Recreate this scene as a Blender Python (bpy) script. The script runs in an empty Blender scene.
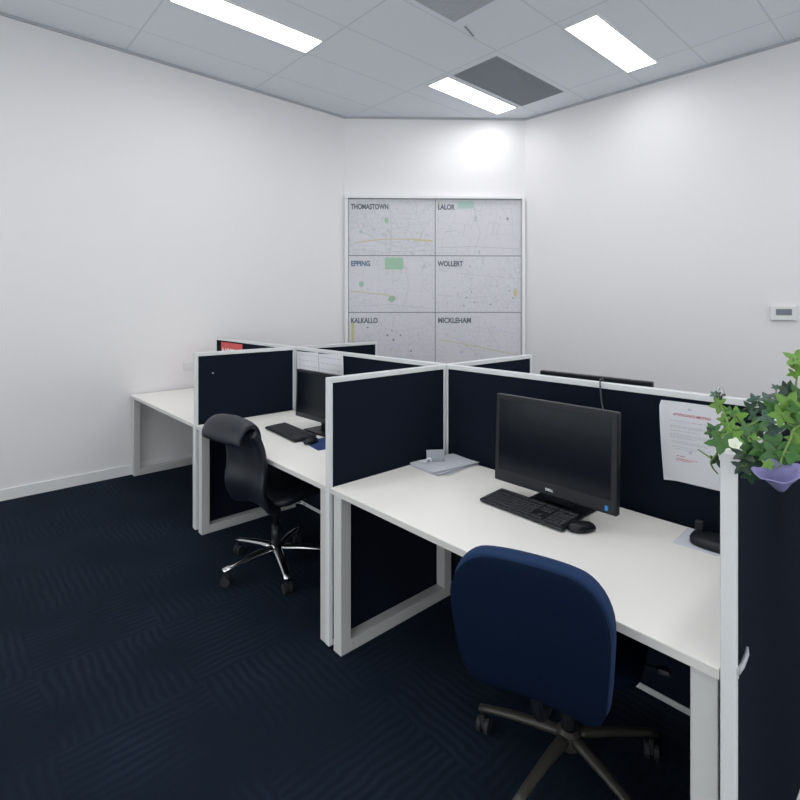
import bpy, bmesh, math, random
from mathutils import Vector, Matrix, Euler

scene = bpy.context.scene
C = scene.collection
PI = math.pi

# ------------------------------------------------------------------ camera, world, exposure
cam_data = bpy.data.cameras.new('camera')
cam = bpy.data.objects.new('camera', cam_data)
C.objects.link(cam)
cam.location = (5.105, -1.304, 1.55)
cam.rotation_euler = (PI / 2, 0, 0.8341)
cam_data.sensor_width = 36
cam_data.lens = 36 * 510.5 / 800
cam_data.shift_y = -(400 - 304.6) / 800
cam_data.clip_start = 0.02
scene.camera = cam

world = bpy.data.worlds.new('world')
scene.world = world
world.use_nodes = True
world.node_tree.nodes['Background'].inputs[0].default_value = (0.97, 0.96, 1.0, 1)
world.node_tree.nodes['Background'].inputs[1].default_value = 1.9

vs = scene.view_settings
vs.view_transform = 'Standard'
vs.look = 'None'
vs.gamma = 1
vs.use_curve_mapping = False
vs.exposure = 0.40
LAMP_W = 5.0          # one troffer
LAMP_COL = (1.0, 0.985, 0.985)

# room size
CEIL = 3.857
CH0 = Vector((0.0, 2.403, 0.0))      # left end of the angled wall
CH1 = Vector((1.455, 4.103, 0.0))    # right end
RX, NY = 8.2, -4.2                   # far extents behind the camera
T = 1.221                            # screen height
X1, X2, X3 = 1.590, 3.186, 4.7545    # divider centre lines
D = 0.785                            # spine centre line
DESK = 0.73

# ------------------------------------------------------------------ materials
def mat(name, col, rough=0.5, metal=0.0, spec=0.5, noise=0.0, nscale=40.0, bump=0.0, bscale=200.0, coat=0.0, emis=None, estr=0.0):
    m = bpy.data.materials.new(name)
    m.use_nodes = True
    nt = m.node_tree
    b = nt.nodes['Principled BSDF']
    b.inputs['Base Color'].default_value = (*col, 1)
    b.inputs['Roughness'].default_value = rough
    b.inputs['Metallic'].default_value = metal
    b.inputs['Specular IOR Level'].default_value = spec
    b.inputs['Coat Weight'].default_value = coat
    tc = nt.nodes.new('ShaderNodeTexCoord')
    if noise:
        n = nt.nodes.new('ShaderNodeTexNoise')
        n.inputs['Scale'].default_value = nscale
        n.inputs['Detail'].default_value = 4
        nt.links.new(tc.outputs['Object'], n.inputs['Vector'])
        r = nt.nodes.new('ShaderNodeMapRange')
        r.inputs[3].default_value = 1 - noise
        r.inputs[4].default_value = 1 + noise
        nt.links.new(n.outputs['Fac'], r.inputs[0])
        h = nt.nodes.new('ShaderNodeVectorMath')
        h.operation = 'SCALE'
        h.inputs[0].default_value = col
        nt.links.new(r.outputs[0], h.inputs['Scale'])
        nt.links.new(h.outputs[0], b.inputs['Base Color'])
    if bump:
        n2 = nt.nodes.new('ShaderNodeTexNoise')
        n2.inputs['Scale'].default_value = bscale
        n2.inputs['Detail'].default_value = 3
        nt.links.new(tc.outputs['Object'], n2.inputs['Vector'])
        bp = nt.nodes.new('ShaderNodeBump')
        bp.inputs['Strength'].default_value = bump
        bp.inputs['Distance'].default_value = 0.002
        nt.links.new(n2.outputs['Fac'], bp.inputs['Height'])
        nt.links.new(bp.outputs[0], b.inputs['Normal'])
    if emis:
        b.inputs['Emission Color'].default_value = (*emis, 1)
        b.inputs['Emission Strength'].default_value = estr
    return m

M = {}
M['wall'] = mat('painted_wall', (0.80, 0.78, 0.785), 0.75, noise=0.012, nscale=3, bump=0.05, bscale=120)
M['skirting'] = mat('skirting_paint', (0.78, 0.775, 0.78), 0.45)
M['desktop'] = mat('desktop_laminate', (0.88, 0.855, 0.81), 0.42, noise=0.01, nscale=6)
M['edge'] = mat('desktop_edge', (0.62, 0.60, 0.58), 0.5)
M['frame'] = mat('powder_coated_frame', (0.56, 0.55, 0.54), 0.42, spec=0.5)
M['alu'] = mat('white_aluminium_trim', (0.66, 0.665, 0.67), 0.38, spec=0.5)
M['fabric'] = mat('navy_screen_fabric', (0.0075, 0.0105, 0.0195), 1.0, spec=0.08, noise=0.15, nscale=300, bump=0.3, bscale=700)
M['chairfab'] = mat('navy_chair_fabric', (0.011, 0.030, 0.085), 0.9, spec=0.3, noise=0.2, nscale=260, bump=0.5, bscale=600)
M['chairback'] = mat('navy_chair_back_cover', (0.003, 0.008, 0.023), 0.85, spec=0.06, noise=0.12, nscale=60)
M['leather'] = mat('black_leather', (0.006, 0.008, 0.015), 0.45, spec=0.5, bump=0.5, bscale=220)
M['blackpl'] = mat('black_plastic', (0.008, 0.009, 0.013), 0.42, spec=0.35)
M['darkgrey'] = mat('dark_grey_plastic', (0.035, 0.036, 0.042), 0.5)
M['screen'] = mat('unlit_display', (0.004, 0.006, 0.010), 0.18, spec=0.22)
M['chrome'] = mat('polished_chrome', (0.62, 0.62, 0.63), 0.16, metal=1)
M['bronze'] = mat('dull_grey_base', (0.035, 0.032, 0.028), 0.45, spec=0.5)
M['rubber'] = mat('caster_rubber', (0.010, 0.010, 0.013), 0.7)
M['white'] = mat('white_plastic', (0.74, 0.74, 0.73), 0.45)
M['paper'] = mat('white_paper', (0.70, 0.70, 0.73), 0.8)
M['paperb'] = mat('bluish_paper', (0.64, 0.65, 0.71), 0.8)
M['greycard'] = mat('grey_card', (0.36, 0.38, 0.42), 0.6)
M['red'] = mat('red_print', (0.62, 0.09, 0.09), 0.7)
M['redtext'] = mat('red_ink', (0.50, 0.06, 0.08), 0.8)
M['ink'] = mat('grey_ink', (0.20, 0.20, 0.23), 0.8)
M['faintink'] = mat('faint_grey_ink', (0.50, 0.50, 0.53), 0.8)
M['blue'] = mat('blue_mat_rubber', (0.015, 0.04, 0.15), 0.7, noise=0.5, nscale=25)
M['badge'] = mat('blue_badge', (0.01, 0.22, 0.62), 0.4)
M['logo'] = mat('silver_logo', (0.72, 0.72, 0.74), 0.3, metal=0.3)
M['vent'] = mat('grey_grille', (0.24, 0.255, 0.29), 0.6)
M['ventl'] = mat('pale_grey_grille', (0.46, 0.48, 0.51), 0.6)
M['lcd'] = mat('lcd_display', (0.16, 0.16, 0.22), 0.25)
M['diffuser'] = mat('lit_diffuser', (0.9, 0.9, 0.9), 0.5, emis=(0.93, 0.96, 1.0), estr=3.2)
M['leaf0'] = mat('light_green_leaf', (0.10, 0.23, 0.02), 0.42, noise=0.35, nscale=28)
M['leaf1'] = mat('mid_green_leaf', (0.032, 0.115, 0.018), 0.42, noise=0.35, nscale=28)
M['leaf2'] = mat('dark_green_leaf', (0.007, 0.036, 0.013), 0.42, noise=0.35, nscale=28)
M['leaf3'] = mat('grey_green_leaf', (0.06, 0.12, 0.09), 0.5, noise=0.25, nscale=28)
M['stem'] = mat('green_stem', (0.13, 0.22, 0.05), 0.6)
M['petal'] = mat('lilac_petal', (0.20, 0.19, 0.38), 0.6, noise=0.12, nscale=60)
M['wpetal'] = mat('white_petal', (0.75, 0.78, 0.66), 0.6)
M['pot'] = mat('white_glazed_pot', (0.7, 0.7, 0.68), 0.3)
M['soil'] = mat('potting_soil', (0.03, 0.02, 0.013), 0.95, bump=0.8, bscale=150)
M['wood'] = mat('pale_wood', (0.45, 0.33, 0.2), 0.55, noise=0.15, nscale=12)

def node_floor():
    m = bpy.data.materials.new('navy_carpet_tiles')
    m.use_nodes = True
    nt = m.node_tree; L = nt.links; N = nt.nodes.new
    b = nt.nodes['Principled BSDF']
    b.inputs['Roughness'].default_value = 0.95
    b.inputs['Specular IOR Level'].default_value = 0.12
    tc = N('ShaderNodeTexCoord')
    ch = N('ShaderNodeTexChecker'); ch.inputs['Scale'].default_value = 2.0
    ch.inputs['Color1'].default_value = (0, 0, 0, 1); ch.inputs['Color2'].default_value = (1, 1, 1, 1)
    L.new(tc.outputs['Object'], ch.inputs['Vector'])
    waves = []
    for d, rot in (('X', 0.0), ('Y', 0.0)):
        mp = N('ShaderNodeMapping'); mp.inputs['Rotation'].default_value = (0, 0, rot)
        L.new(tc.outputs['Object'], mp.inputs['Vector'])
        w = N('ShaderNodeTexWave'); w.bands_direction = d
        w.inputs['Scale'].default_value = 8.5
        w.inputs['Distortion'].default_value = 4.0
        w.inputs['Detail'].default_value = 2.0
        w.inputs['Detail Scale'].default_value = 0.9
        L.new(mp.outputs[0], w.inputs['Vector'])
        waves.append(w)
    mx = N('ShaderNodeMix'); mx.data_type = 'FLOAT'
    L.new(ch.outputs['Fac'], mx.inputs[0]); L.new(waves[0].outputs['Fac'], mx.inputs[2]); L.new(waves[1].outputs['Fac'], mx.inputs[3])
    n = N('ShaderNodeTexNoise'); n.inputs['Scale'].default_value = 2.2; n.inputs['Detail'].default_value = 3
    L.new(tc.outputs['Object'], n.inputs['Vector'])
    nr_ = N('ShaderNodeMapRange'); nr_.inputs[1].default_value = 0.38; nr_.inputs[2].default_value = 0.66
    L.new(n.outputs['Fac'], nr_.inputs[0])
    mul = N('ShaderNodeMath'); mul.operation = 'MULTIPLY'
    L.new(mx.outputs[0], mul.inputs[0]); L.new(nr_.outputs[0], mul.inputs[1])
    cr = N('ShaderNodeValToRGB')
    cr.color_ramp.elements[0].position = 0.0; cr.color_ramp.elements[0].color = (0.0058, 0.0108, 0.0205, 1)
    cr.color_ramp.elements[1].position = 0.85; cr.color_ramp.elements[1].color = (0.0112, 0.0185, 0.0330, 1)
    L.new(mul.outputs[0], cr.inputs[0]); L.new(cr.outputs[0], b.inputs['Base Color'])
    n2 = N('ShaderNodeTexNoise'); n2.inputs['Scale'].default_value = 400
    L.new(tc.outputs['Object'], n2.inputs['Vector'])
    bp = N('ShaderNodeBump'); bp.inputs['Strength'].default_value = 0.4; bp.inputs['Distance'].default_value = 0.003
    L.new(n2.outputs['Fac'], bp.inputs['Height']); L.new(bp.outputs[0], b.inputs['Normal'])
    return m

def node_ceiling():
    # 1.2 x 0.6 m lay-in tiles: joints at x = 0.46 + 0.6k and y = -0.03 + 1.25k
    m = bpy.data.materials.new('ceiling_tiles')
    m.use_nodes = True
    nt = m.node_tree; L = nt.links; N = nt.nodes.new
    b = nt.nodes['Principled BSDF']; b.inputs['Roughness'].default_value = 0.9
    b.inputs['Specular IOR Level'].default_value = 0.2
    tc = N('ShaderNodeTexCoord'); sp = N('ShaderNodeSeparateXYZ'); L.new(tc.outputs['Object'], sp.inputs[0])
    outs = []
    for ax, off, per, wd in (('X', 0.46, 0.6, 0.012), ('Y', -0.035, 1.2475, 0.015)):
        a = N('ShaderNodeMath'); a.operation = 'ADD'; a.inputs[1].default_value = -off + per * 20 + per / 2
        L.new(sp.outputs[ax], a.inputs[0])
        f = N('ShaderNodeMath'); f.operation = 'MODULO'; f.inputs[1].default_value = per; L.new(a.outputs[0], f.inputs[0])
        s = N('ShaderNodeMath'); s.operation = 'SUBTRACT'; s.inputs[1].default_value = per / 2; L.new(f.outputs[0], s.inputs[0])
        ab = N('ShaderNodeMath'); ab.operation = 'ABSOLUTE'; L.new(s.outputs[0], ab.inputs[0])
        lt = N('ShaderNodeMath'); lt.operation = 'LESS_THAN'; lt.inputs[1].default_value = wd / 2; L.new(ab.outputs[0], lt.inputs[0])
        outs.append(lt)
    mxm = N('ShaderNodeMath'); mxm.operation = 'MAXIMUM'; L.new(outs[0].outputs[0], mxm.inputs[0]); L.new(outs[1].outputs[0], mxm.inputs[1])
    mx = N('ShaderNodeMix'); mx.data_type = 'RGBA'
    mx.inputs[6].default_value = (0.77, 0.80, 0.85, 1); mx.inputs[7].default_value = (0.64, 0.67, 0.72, 1)
    L.new(mxm.outputs[0], mx.inputs[0]); L.new(mx.outputs[2], b.inputs['Base Color'])
    return m

M['floor'] = node_floor()
M['ceiling'] = node_ceiling()

def node_map(seed, dens):
    m = bpy.data.materials.new('street_map_print')
    m.use_nodes = True
    nt = m.node_tree; L = nt.links; N = nt.nodes.new
    b = nt.nodes['Principled BSDF']; b.inputs['Roughness'].default_value = 0.35
    b.inputs['Specular IOR Level'].default_value = 0.25
    tc = N('ShaderNodeTexCoord'); mp = N('ShaderNodeMapping')
    mp.inputs['Location'].default_value = (seed * 3.7, seed * 1.9, seed * 2.3)
    L.new(tc.outputs['Object'], mp.inputs['Vector'])
    prev = None
    for sc, wd, th in ((5.5, 0.010, 0.0), (17.0, 0.03, dens)):
        v = N('ShaderNodeTexVoronoi'); v.feature = 'DISTANCE_TO_EDGE'; v.inputs['Scale'].default_value = sc
        v.inputs['Randomness'].default_value = 0.65
        L.new(mp.outputs[0], v.inputs['Vector'])
        lt = N('ShaderNodeMath'); lt.operation = 'LESS_THAN'; lt.inputs[1].default_value = wd
        L.new(v.outputs['Distance'], lt.inputs[0])
        n = N('ShaderNodeTexNoise'); n.inputs['Scale'].default_value = 2.6; L.new(mp.outputs[0], n.inputs['Vector'])
        gt = N('ShaderNodeMath'); gt.operation = 'GREATER_THAN'; gt.inputs[1].default_value = th; L.new(n.outputs['Fac'], gt.inputs[0])
        mu = N('ShaderNodeMath'); mu.operation = 'MULTIPLY'; L.new(lt.outputs[0], mu.inputs[0]); L.new(gt.outputs[0], mu.inputs[1])
        if prev is None:
            prev = mu
        else:
            k = N('ShaderNodeMath'); k.operation = 'MAXIMUM'; L.new(prev.outputs[0], k.inputs[0]); L.new(mu.outputs[0], k.inputs[1]); prev = k
    # small patches of wording and marks
    n3 = N('ShaderNodeTexNoise'); n3.inputs['Scale'].default_value = 22; n3.inputs['Detail'].default_value = 2
    L.new(mp.outputs[0], n3.inputs['Vector'])
    g3 = N('ShaderNodeMath'); g3.operation = 'GREATER_THAN'; g3.inputs[1].default_value = 0.66; L.new(n3.outputs['Fac'], g3.inputs[0])
    mx0 = N('ShaderNodeMix'); mx0.data_type = 'RGBA'
    mx0.inputs[6].default_value = (0.64, 0.625, 0.66, 1); mx0.inputs[7].default_value = (0.57, 0.57, 0.61, 1)
    L.new(g3.outputs[0], mx0.inputs[0])
    mx = N('ShaderNodeMix'); mx.data_type = 'RGBA'
    mx.inputs[7].default_value = (0.50, 0.505, 0.53, 1)
    sc_ = N('ShaderNodeMath'); sc_.operation = 'MULTIPLY'; sc_.inputs[1].default_value = 0.7
    L.new(prev.outputs[0], sc_.inputs[0]); L.new(sc_.outputs[0], mx.inputs[0]); L.new(mx0.outputs[2], mx.inputs[6])
    L.new(mx.outputs[2], b.inputs['Base Color'])
    return m
M['mapgreen'] = mat('map_park_green', (0.34, 0.52, 0.38), 0.6)
M['mapteal'] = mat('map_pale_green', (0.42, 0.56, 0.50), 0.6)
M['mapyellow'] = mat('map_road_yellow', (0.56, 0.52, 0.30), 0.6)
M['mapred'] = mat('map_marker_dark', (0.30, 0.12, 0.16), 0.6)
M['mapblue'] = mat('map_creek_blue', (0.40, 0.47, 0.60), 0.6)
M['title'] = mat('map_title_ink', (0.13, 0.14, 0.17), 0.7)
M['titleblue'] = mat('map_title_blue_ink', (0.12, 0.17, 0.27), 0.7)

# ------------------------------------------------------------------ helpers
def thing(name, label, cat, loc=(0, 0, 0), rotz=0.0, group=None):
    o = bpy.data.objects.new(name, None)
    o.empty_display_size = 0.1
    C.objects.link(o)
    o.location = loc
    o.rotation_euler = (0, 0, rotz)
    return tag(o, label, cat, group)

def tag(o, label, cat, group=None):
    o['label'] = label
    o['category'] = cat
    if group:
        o['group'] = group
    return o

def struct(o):
    o['kind'] = 'structure'
    return o

def obj(name, bm, mats, parent=None, smooth=False, loc=None, rot=None, label=None):
    me = bpy.data.meshes.new(name)
    bmesh.ops.recalc_face_normals(bm, faces=bm.faces)
    bm.to_mesh(me)
    bm.free()
    if not isinstance(mats, (list, tuple)):
        mats = [mats]
    for m in mats:
        me.materials.append(M[m] if isinstance(m, str) else m)
    if smooth:
        for p in me.polygons:
            p.use_smooth = True
    o = bpy.data.objects.new(name, me)
    C.objects.link(o)
    if parent:
        o.parent = parent
    if loc:
        o.location = loc
    if rot:
        o.rotation_euler = rot
    if label:
        o['label'] = label
    return o

def bx(bm, x0, y0, z0, x1, y1, z1, mi=0, bev=0.0, seg=2, mtx=None):
    r = bmesh.ops.create_cube(bm, size=1)
    vv = r['verts']
    for v in vv:
        v.co = Vector(((x0 + x1) / 2 + v.co.x * (x1 - x0), (y0 + y1) / 2 + v.co.y * (y1 - y0), (z0 + z1) / 2 + v.co.z * (z1 - z0)))
    faces = {f for v in vv for f in v.link_faces}
    if bev:
        es = list({e for v in vv for e in v.link_edges})
        rr = bmesh.ops.bevel(bm, geom=es, offset=bev, segments=seg, profile=0.5, affect='EDGES')
        faces = set(rr['faces']) | {f for f in faces if f.is_valid}
        vv = list({v for f in faces for v in f.verts})
        faces = {f for v in vv for f in v.link_faces}
    for f in faces:
        f.material_index = mi
    if mtx is not None:
        for v in {v for f in faces for v in f.verts}:
            v.co = mtx @ v.co
    return bm

def tube(bm, pts, rad, n=10, mi=0, cap=True):
    pts = [Vector(p) for p in pts]
    rads = rad if isinstance(rad, (list, tuple)) else [rad] * len(pts)
    rings = []
    up = None
    for i, p in enumerate(pts):
        d = (pts[min(i + 1, len(pts) - 1)] - pts[max(i - 1, 0)]).normalized()
        if up is None:
            up = Vector((0, 0, 1)) if abs(d.z) < 0.9 else Vector((1, 0, 0))
        side = d.cross(up).normalized()
        up = side.cross(d).normalized()
        rings.append([bm.verts.new(p + (side * math.cos(2 * PI * k / n) + up * math.sin(2 * PI * k / n)) * rads[i]) for k in range(n)])
    fs = []
    for a, b in zip(rings, rings[1:]):
        for k in range(n):
            fs.append(bm.faces.new((a[k], a[(k + 1) % n], b[(k + 1) % n], b[k])))
    if cap:
        fs.append(bm.faces.new(rings[0][::-1])); fs.append(bm.faces.new(rings[-1]))
    for f in fs:
        f.material_index = mi
    return bm

def lathe(bm, prof, n=24, centre=(0, 0, 0), mi=0):
    c = Vector(centre)
    rings = [[bm.verts.new(c + Vector((r * math.cos(2 * PI * k / n), r * math.sin(2 * PI * k / n), z))) for k in range(n)] for r, z in prof]
    for a, b in zip(rings, rings[1:]):
        for k in range(n):
            f = bm.faces.new((a[k], a[(k + 1) % n], b[(k + 1) % n], b[k])); f.material_index = mi
    f = bm.faces.new(rings[0][::-1]); f.material_index = mi
    f = bm.faces.new(rings[-1]); f.material_index = mi
    return bm

def loft(bm, rings, mi=0):
    vr = [[bm.verts.new(p) for p in r] for r in rings]
    n = len(vr[0])
    for a, b in zip(vr, vr[1:]):
        for k in range(n):
            f = bm.faces.new((a[k], a[(k + 1) % n], b[(k + 1) % n], b[k])); f.material_index = mi
    f = bm.faces.new(vr[0][::-1]); f.material_index = mi
    f = bm.faces.new(vr[-1]); f.material_index = mi
    return bm

def spline(pts, n):
    """Catmull-Rom through points (Vectors)"""
    pts = [Vector(p) for p in pts]
    out = []
    for i in range(len(pts) - 1):
        p0, p1, p2, p3 = pts[max(i - 1, 0)], pts[i], pts[i + 1], pts[min(i + 2, len(pts) - 1)]
        for k in range(n):
            t = k / n
            out.append(0.5 * ((2 * p1) + (p2 - p0) * t + (2 * p0 - 5 * p1 + 4 * p2 - p3) * t * t + (3 * p1 - p0 - 3 * p2 + p3) * t ** 3))
    out.append(pts[-1])
    return out

def pad(bm, path, widths, thick, power=3.0, n=28, bow=0.0, mi=0):
    """cushion swept along path in the local y-z plane (x across)."""
    rings = []
    m = len(path)
    for i, (y, z) in enumerate(path):
        y0, z0 = path[max(i - 1, 0)]; y1, z1 = path[min(i + 1, m - 1)]
        ty, tz = y1 - y0, z1 - z0
        l = math.hypot(ty, tz); ny, nz = -tz / l, ty / l
        w, t = widths[i], thick[i]
        ring = []
        for k in range(n):
            a = 2 * PI * k / n
            ca, sa = math.cos(a), math.sin(a)
            ux = math.copysign(abs(ca) ** (2 / power), ca) * w
            un = math.copysign(abs(sa) ** (2 / power), sa) * t + bow * (ux / max(widths)) ** 2
            ring.append(Vector((ux, y + ny * un, z + nz * un)))
        rings.append(ring)
    return loft(bm, rings, mi)

def text_mesh(name, body, size, m, parent=None, mtx=None, align='LEFT', ext=0.0006, bold=0.0, sx=1.0):
    cu = bpy.data.curves.new(name, 'FONT')
    cu.body = body
    cu.size = size
    cu.extrude = ext
    cu.offset = bold
    cu.align_x = align
    tmp = bpy.data.objects.new(name + '_tmp', cu)
    C.objects.link(tmp)
    dg = bpy.context.evaluated_depsgraph_get()
    me = bpy.data.meshes.new_from_object(tmp.evaluated_get(dg))
    bpy.data.objects.remove(tmp)
    bpy.data.curves.remove(cu)
    me.name = name
    me.materials.clear()
    me.materials.append(M[m])
    for v in me.vertices:
        v.co.x *= sx
    if mtx is not None:
        me.transform(mtx)
    o = bpy.data.objects.new(name, me)
    C.objects.link(o)
    if parent:
        o.parent = parent
    return o

def merge(src, dst):
    # fold the faces of src into dst as one more material (print on a sheet)
    n = len(dst.data.materials)
    dst.data.materials.append(src.data.materials[0])
    bm = bmesh.new()
    bm.from_mesh(dst.data)
    k = len(bm.faces)
    bm.from_mesh(src.data)
    bm.faces.ensure_lookup_table()
    for f in bm.faces[k:]:
        f.material_index = n
    bm.to_mesh(dst.data)
    bm.free()
    bpy.data.objects.remove(src)

def copy_tree(o, parent=None):
    c = o.copy()
    C.objects.link(c)
    c.parent = parent
    for ch in list(o.children):
        copy_tree(ch, c)
    return c

# faces -Y: text drawn in x-z plane, readable from -Y
FACE_FRONT = Matrix(((1, 0, 0, 0), (0, 0, -1, 0), (0, 1, 0, 0), (0, 0, 0, 1)))

# ------------------------------------------------------------------ the room
def flat_poly(bm, pts):
    return bm.faces.new([bm.verts.new(p) for p in pts])

RW = 0.046   # the right wall runs very slightly off square
PR = Vector((RX, CH1.y + RW * (RX - CH1.x), 0))
outline = [Vector((0, NY, 0)), Vector((RX, NY, 0)), PR, CH1.copy(), CH0.copy()]
def slab(name, z0, z1, m):
    bm = bmesh.new()
    lo = [bm.verts.new((p.x, p.y, z0)) for p in outline]
    hi = [bm.verts.new((p.x, p.y, z1)) for p in outline]
    bm.faces.new(lo[::-1]); bm.faces.new(hi)
    for i in range(5):
        j = (i + 1) % 5
        bm.faces.new((lo[i], lo[j], hi[j], hi[i]))
    return struct(obj(name, bm, m))
slab('floor', -0.1, 0.0, 'floor')
slab('ceiling', CEIL, CEIL + 0.1, 'ceiling')

def wall(name, a, b, z0=0.0, z1=CEIL, th=0.1, m='wall', inward=False):
    a, b = Vector(a), Vector(b)
    d = (b - a).normalized()
    nrm = Vector((d.y, -d.x, 0)) * th
    if inward:
        nrm = -nrm
    bm = bmesh.new()
    q = [a, b, b + nrm, a + nrm]
    lo = [bm.verts.new((p.x, p.y, z0)) for p in q]
    hi = [bm.verts.new((p.x, p.y, z1)) for p in q]
    bm.faces.new(lo[::-1]); bm.faces.new(hi)
    for i in range(4):
        j = (i + 1) % 4
        bm.faces.new((lo[i], lo[j], hi[j], hi[i]))
    return struct(obj(name, bm, m))
# outline runs anticlockwise, so outward is to the right of each edge
SILL, HEAD = 0.15, 3.3
def added_window_wall(name, win, a, b, n):
    # wall with an added glazed opening between sill and head, for fill daylight
    bm = bmesh.new()
    a, b = Vector(a), Vector(b)
    d = (b - a).normalized(); L_ = (b - a).length
    nr = Vector((d.y, -d.x, 0)) * 0.1
    def box(s0, s1, z0, z1, o0=0.0, o1=1.0):
        q = [a + d * s0 + nr * o0, a + d * s1 + nr * o0, a + d * s1 + nr * o1, a + d * s0 + nr * o1]
        lo = [bm.verts.new((p.x, p.y, z0)) for p in q]; hi = [bm.verts.new((p.x, p.y, z1)) for p in q]
        bm.faces.new(lo[::-1]); bm.faces.new(hi)
        for i in range(4):
            bm.faces.new((lo[i], lo[(i + 1) % 4], hi[(i + 1) % 4], hi[i]))
    box(0, L_, 0, SILL); box(0, L_, HEAD, CEIL); box(0, 0.3, SILL, HEAD); box(L_ - 0.3, L_, SILL, HEAD)
    struct(obj(name, bm, 'wall'))
    bm = bmesh.new()
    box(0.3, L_ - 0.3, SILL, SILL + 0.05, .3, .7); box(0.3, L_ - 0.3, HEAD - 0.05, HEAD, .3, .7)
    for k in range(n + 1):
        s = 0.3 + (L_ - 0.65) * k / n
        box(s, s + 0.05, SILL + 0.05, HEAD - 0.05, .3, .7)
    f = struct(obj(win, bm, 'skirting'))
    bm = bmesh.new()
    box(0.35, L_ - 0.35, SILL + 0.05, HEAD - 0.05, .48, .52)
    obj('pane', bm, M['glass'], f)
g_ = bpy.data.materials.new('added_window_glass'); g_.use_nodes = True
nt_ = g_.node_tree; nt_.nodes.clear()
o_ = nt_.nodes.new('ShaderNodeOutputMaterial'); tr_ = nt_.nodes.new('ShaderNodeBsdfTransparent'); gl_ = nt_.nodes.new('ShaderNodeBsdfGlossy'); mx_ = nt_.nodes.new('ShaderNodeMixShader'); fr_ = nt_.nodes.new('ShaderNodeFresnel')
tr_.inputs[0].default_value = (0.93, 0.96, 0.95, 1); gl_.inputs['Roughness'].default_value = 0.02; fr_.inputs[0].default_value = 1.3
nt_.links.new(fr_.outputs[0], mx_.inputs[0]); nt_.links.new(tr_.outputs[0], mx_.inputs[1]); nt_.links.new(gl_.outputs[0], mx_.inputs[2]); nt_.links.new(mx_.outputs[0], o_.inputs[0])
M['glass'] = g_
added_window_wall('wall_front', 'added_window_1', outline[0], outline[1], 6)  # unseen glazing added behind the camera to spread soft light over the walls
added_window_wall('wall_side', 'added_window_2', outline[1], outline[2], 6)
wall('wall_right', outline[2], outline[3])
wall('wall_back', outline[3], outline[4])
wall('wall_left', outline[4], outline[0])
for nm, i in (('baseboard_front', 0), ('baseboard_side', 1), ('baseboard_right', 2), ('baseboard_back', 3), ('baseboard_left', 4)):
    wall(nm, outline[i], outline[(i + 1) % 5], 0.0, 0.088, 0.012, 'skirting', inward=True)
M['shadowline'] = mat('ceiling_shadow_trim', (0.42, 0.43, 0.46), 0.6)  # edge strip whose dark grey paints the shadow line under the ceiling
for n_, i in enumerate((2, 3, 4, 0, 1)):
    wall('shadow_trim_%d' % (n_ + 1), outline[i], outline[(i + 1) % 5], CEIL - 0.022, CEIL, 0.018, 'shadowline', inward=True)

# ------------------------------------------------------------------ ceiling lights and grilles
def troffer(x0, y0, label):
    t = thing('ceiling_light', label, 'ceiling light', (x0 + 0.14, y0 + 0.6, CEIL), 0, 'slim recessed ceiling lights')
    bm = bmesh.new()
    w, h, f = 0.15, 0.605, 0.014
    bx(bm, -w, -h, -0.012, -w + f, h, 0); bx(bm, w - f, -h, -0.012, w, h, 0)
    bx(bm, -w + f, -h, -0.012, w - f, -h + f, 0); bx(bm, -w + f, h - f, -0.012, w - f, h, 0)
    obj('frame', bm, 'white', t)
    bm = bmesh.new()
    bx(bm, -w + f, -h + f, -0.008, w - f, h - f, -0.001)
    obj('diffuser', bm, 'diffuser', t)
    ld = bpy.data.lights.new('lamp', 'AREA')
    ld.shape = 'RECTANGLE'; ld.size = 0.27; ld.size_y = 1.17
    ld.spread = math.radians(168); ld.energy = LAMP_W; ld.color = LAMP_COL
    lo = bpy.data.objects.new('lamp', ld)
    C.objects.link(lo); lo.parent = t; lo.location = (0, 0, -0.016)
    return t
troffer(1.075, -0.005, 'lit slim ceiling light nearest the left wall, cut off by the top of the photo')
troffer(1.33, 2.51, 'lit slim ceiling light touching the long side of the dark grey ceiling grille')
troffer(2.875, 2.565, 'lit slim ceiling light on its own close to the right wall')
for x, y, l in ((4.06, 1.24, 'added fill ceiling light above the spine of the desk row, out of the photo'),
                (2.26, -1.26, 'added fill ceiling light over the carpet by the leather chair, out of the photo'),
                (6.46, -2.6, 'added fill ceiling light in the room corner far behind the camera, out of the photo'),
                (3.46, -0.01, 'added fill ceiling light above the middle of the desk row, out of the photo'),
                (5.26, 2.56, 'added fill ceiling light near the right wall beyond the potted plant, out of the photo'),
                (5.26, -0.01, 'added fill ceiling light overhead beside the camera, out of the photo'),
                (1.66, -2.6, 'added fill ceiling light over open carpet by the left wall, out of the photo'),
                (4.06, -2.6, 'added fill ceiling light behind the camera, out of the photo')):
    troffer(x, y, l)  # unseen lights of the same type, added to even out the brightness

def grille(x0, y0, x1, y1, m, label):
    t = thing('ceiling_grille', label, 'ceiling grille', ((x0 + x1) / 2, (y0 + y1) / 2, CEIL))
    w, h = (x1 - x0) / 2, (y1 - y0) / 2
    bm = bmesh.new(); f = 0.012
    bx(bm, -w, -h, -0.006, -w + f, h, 0); bx(bm, w - f, -h, -0.006, w, h, 0)
    bx(bm, -w + f, -h, -0.006, w - f, -h + f, 0); bx(bm, -w + f, h - f, -0.006, w - f, h, 0)
    obj('frame', bm, m, t)
    bm = bmesh.new()
    bx(bm, -w + f, -h + f, -0.002, w - f, h - f, 0)
    k = 0
    y = -h + f + 0.03
    while y < h - f:
        bx(bm, -w + f, y, -0.005, w - f, y + 0.012, -0.002); y += 0.03
    obj('grille_face', bm, m, t)
    return t
grille(1.665, 2.545, 2.20, 3.72, 'vent', 'dark grey ceiling grille beside a lit slim light')
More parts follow.
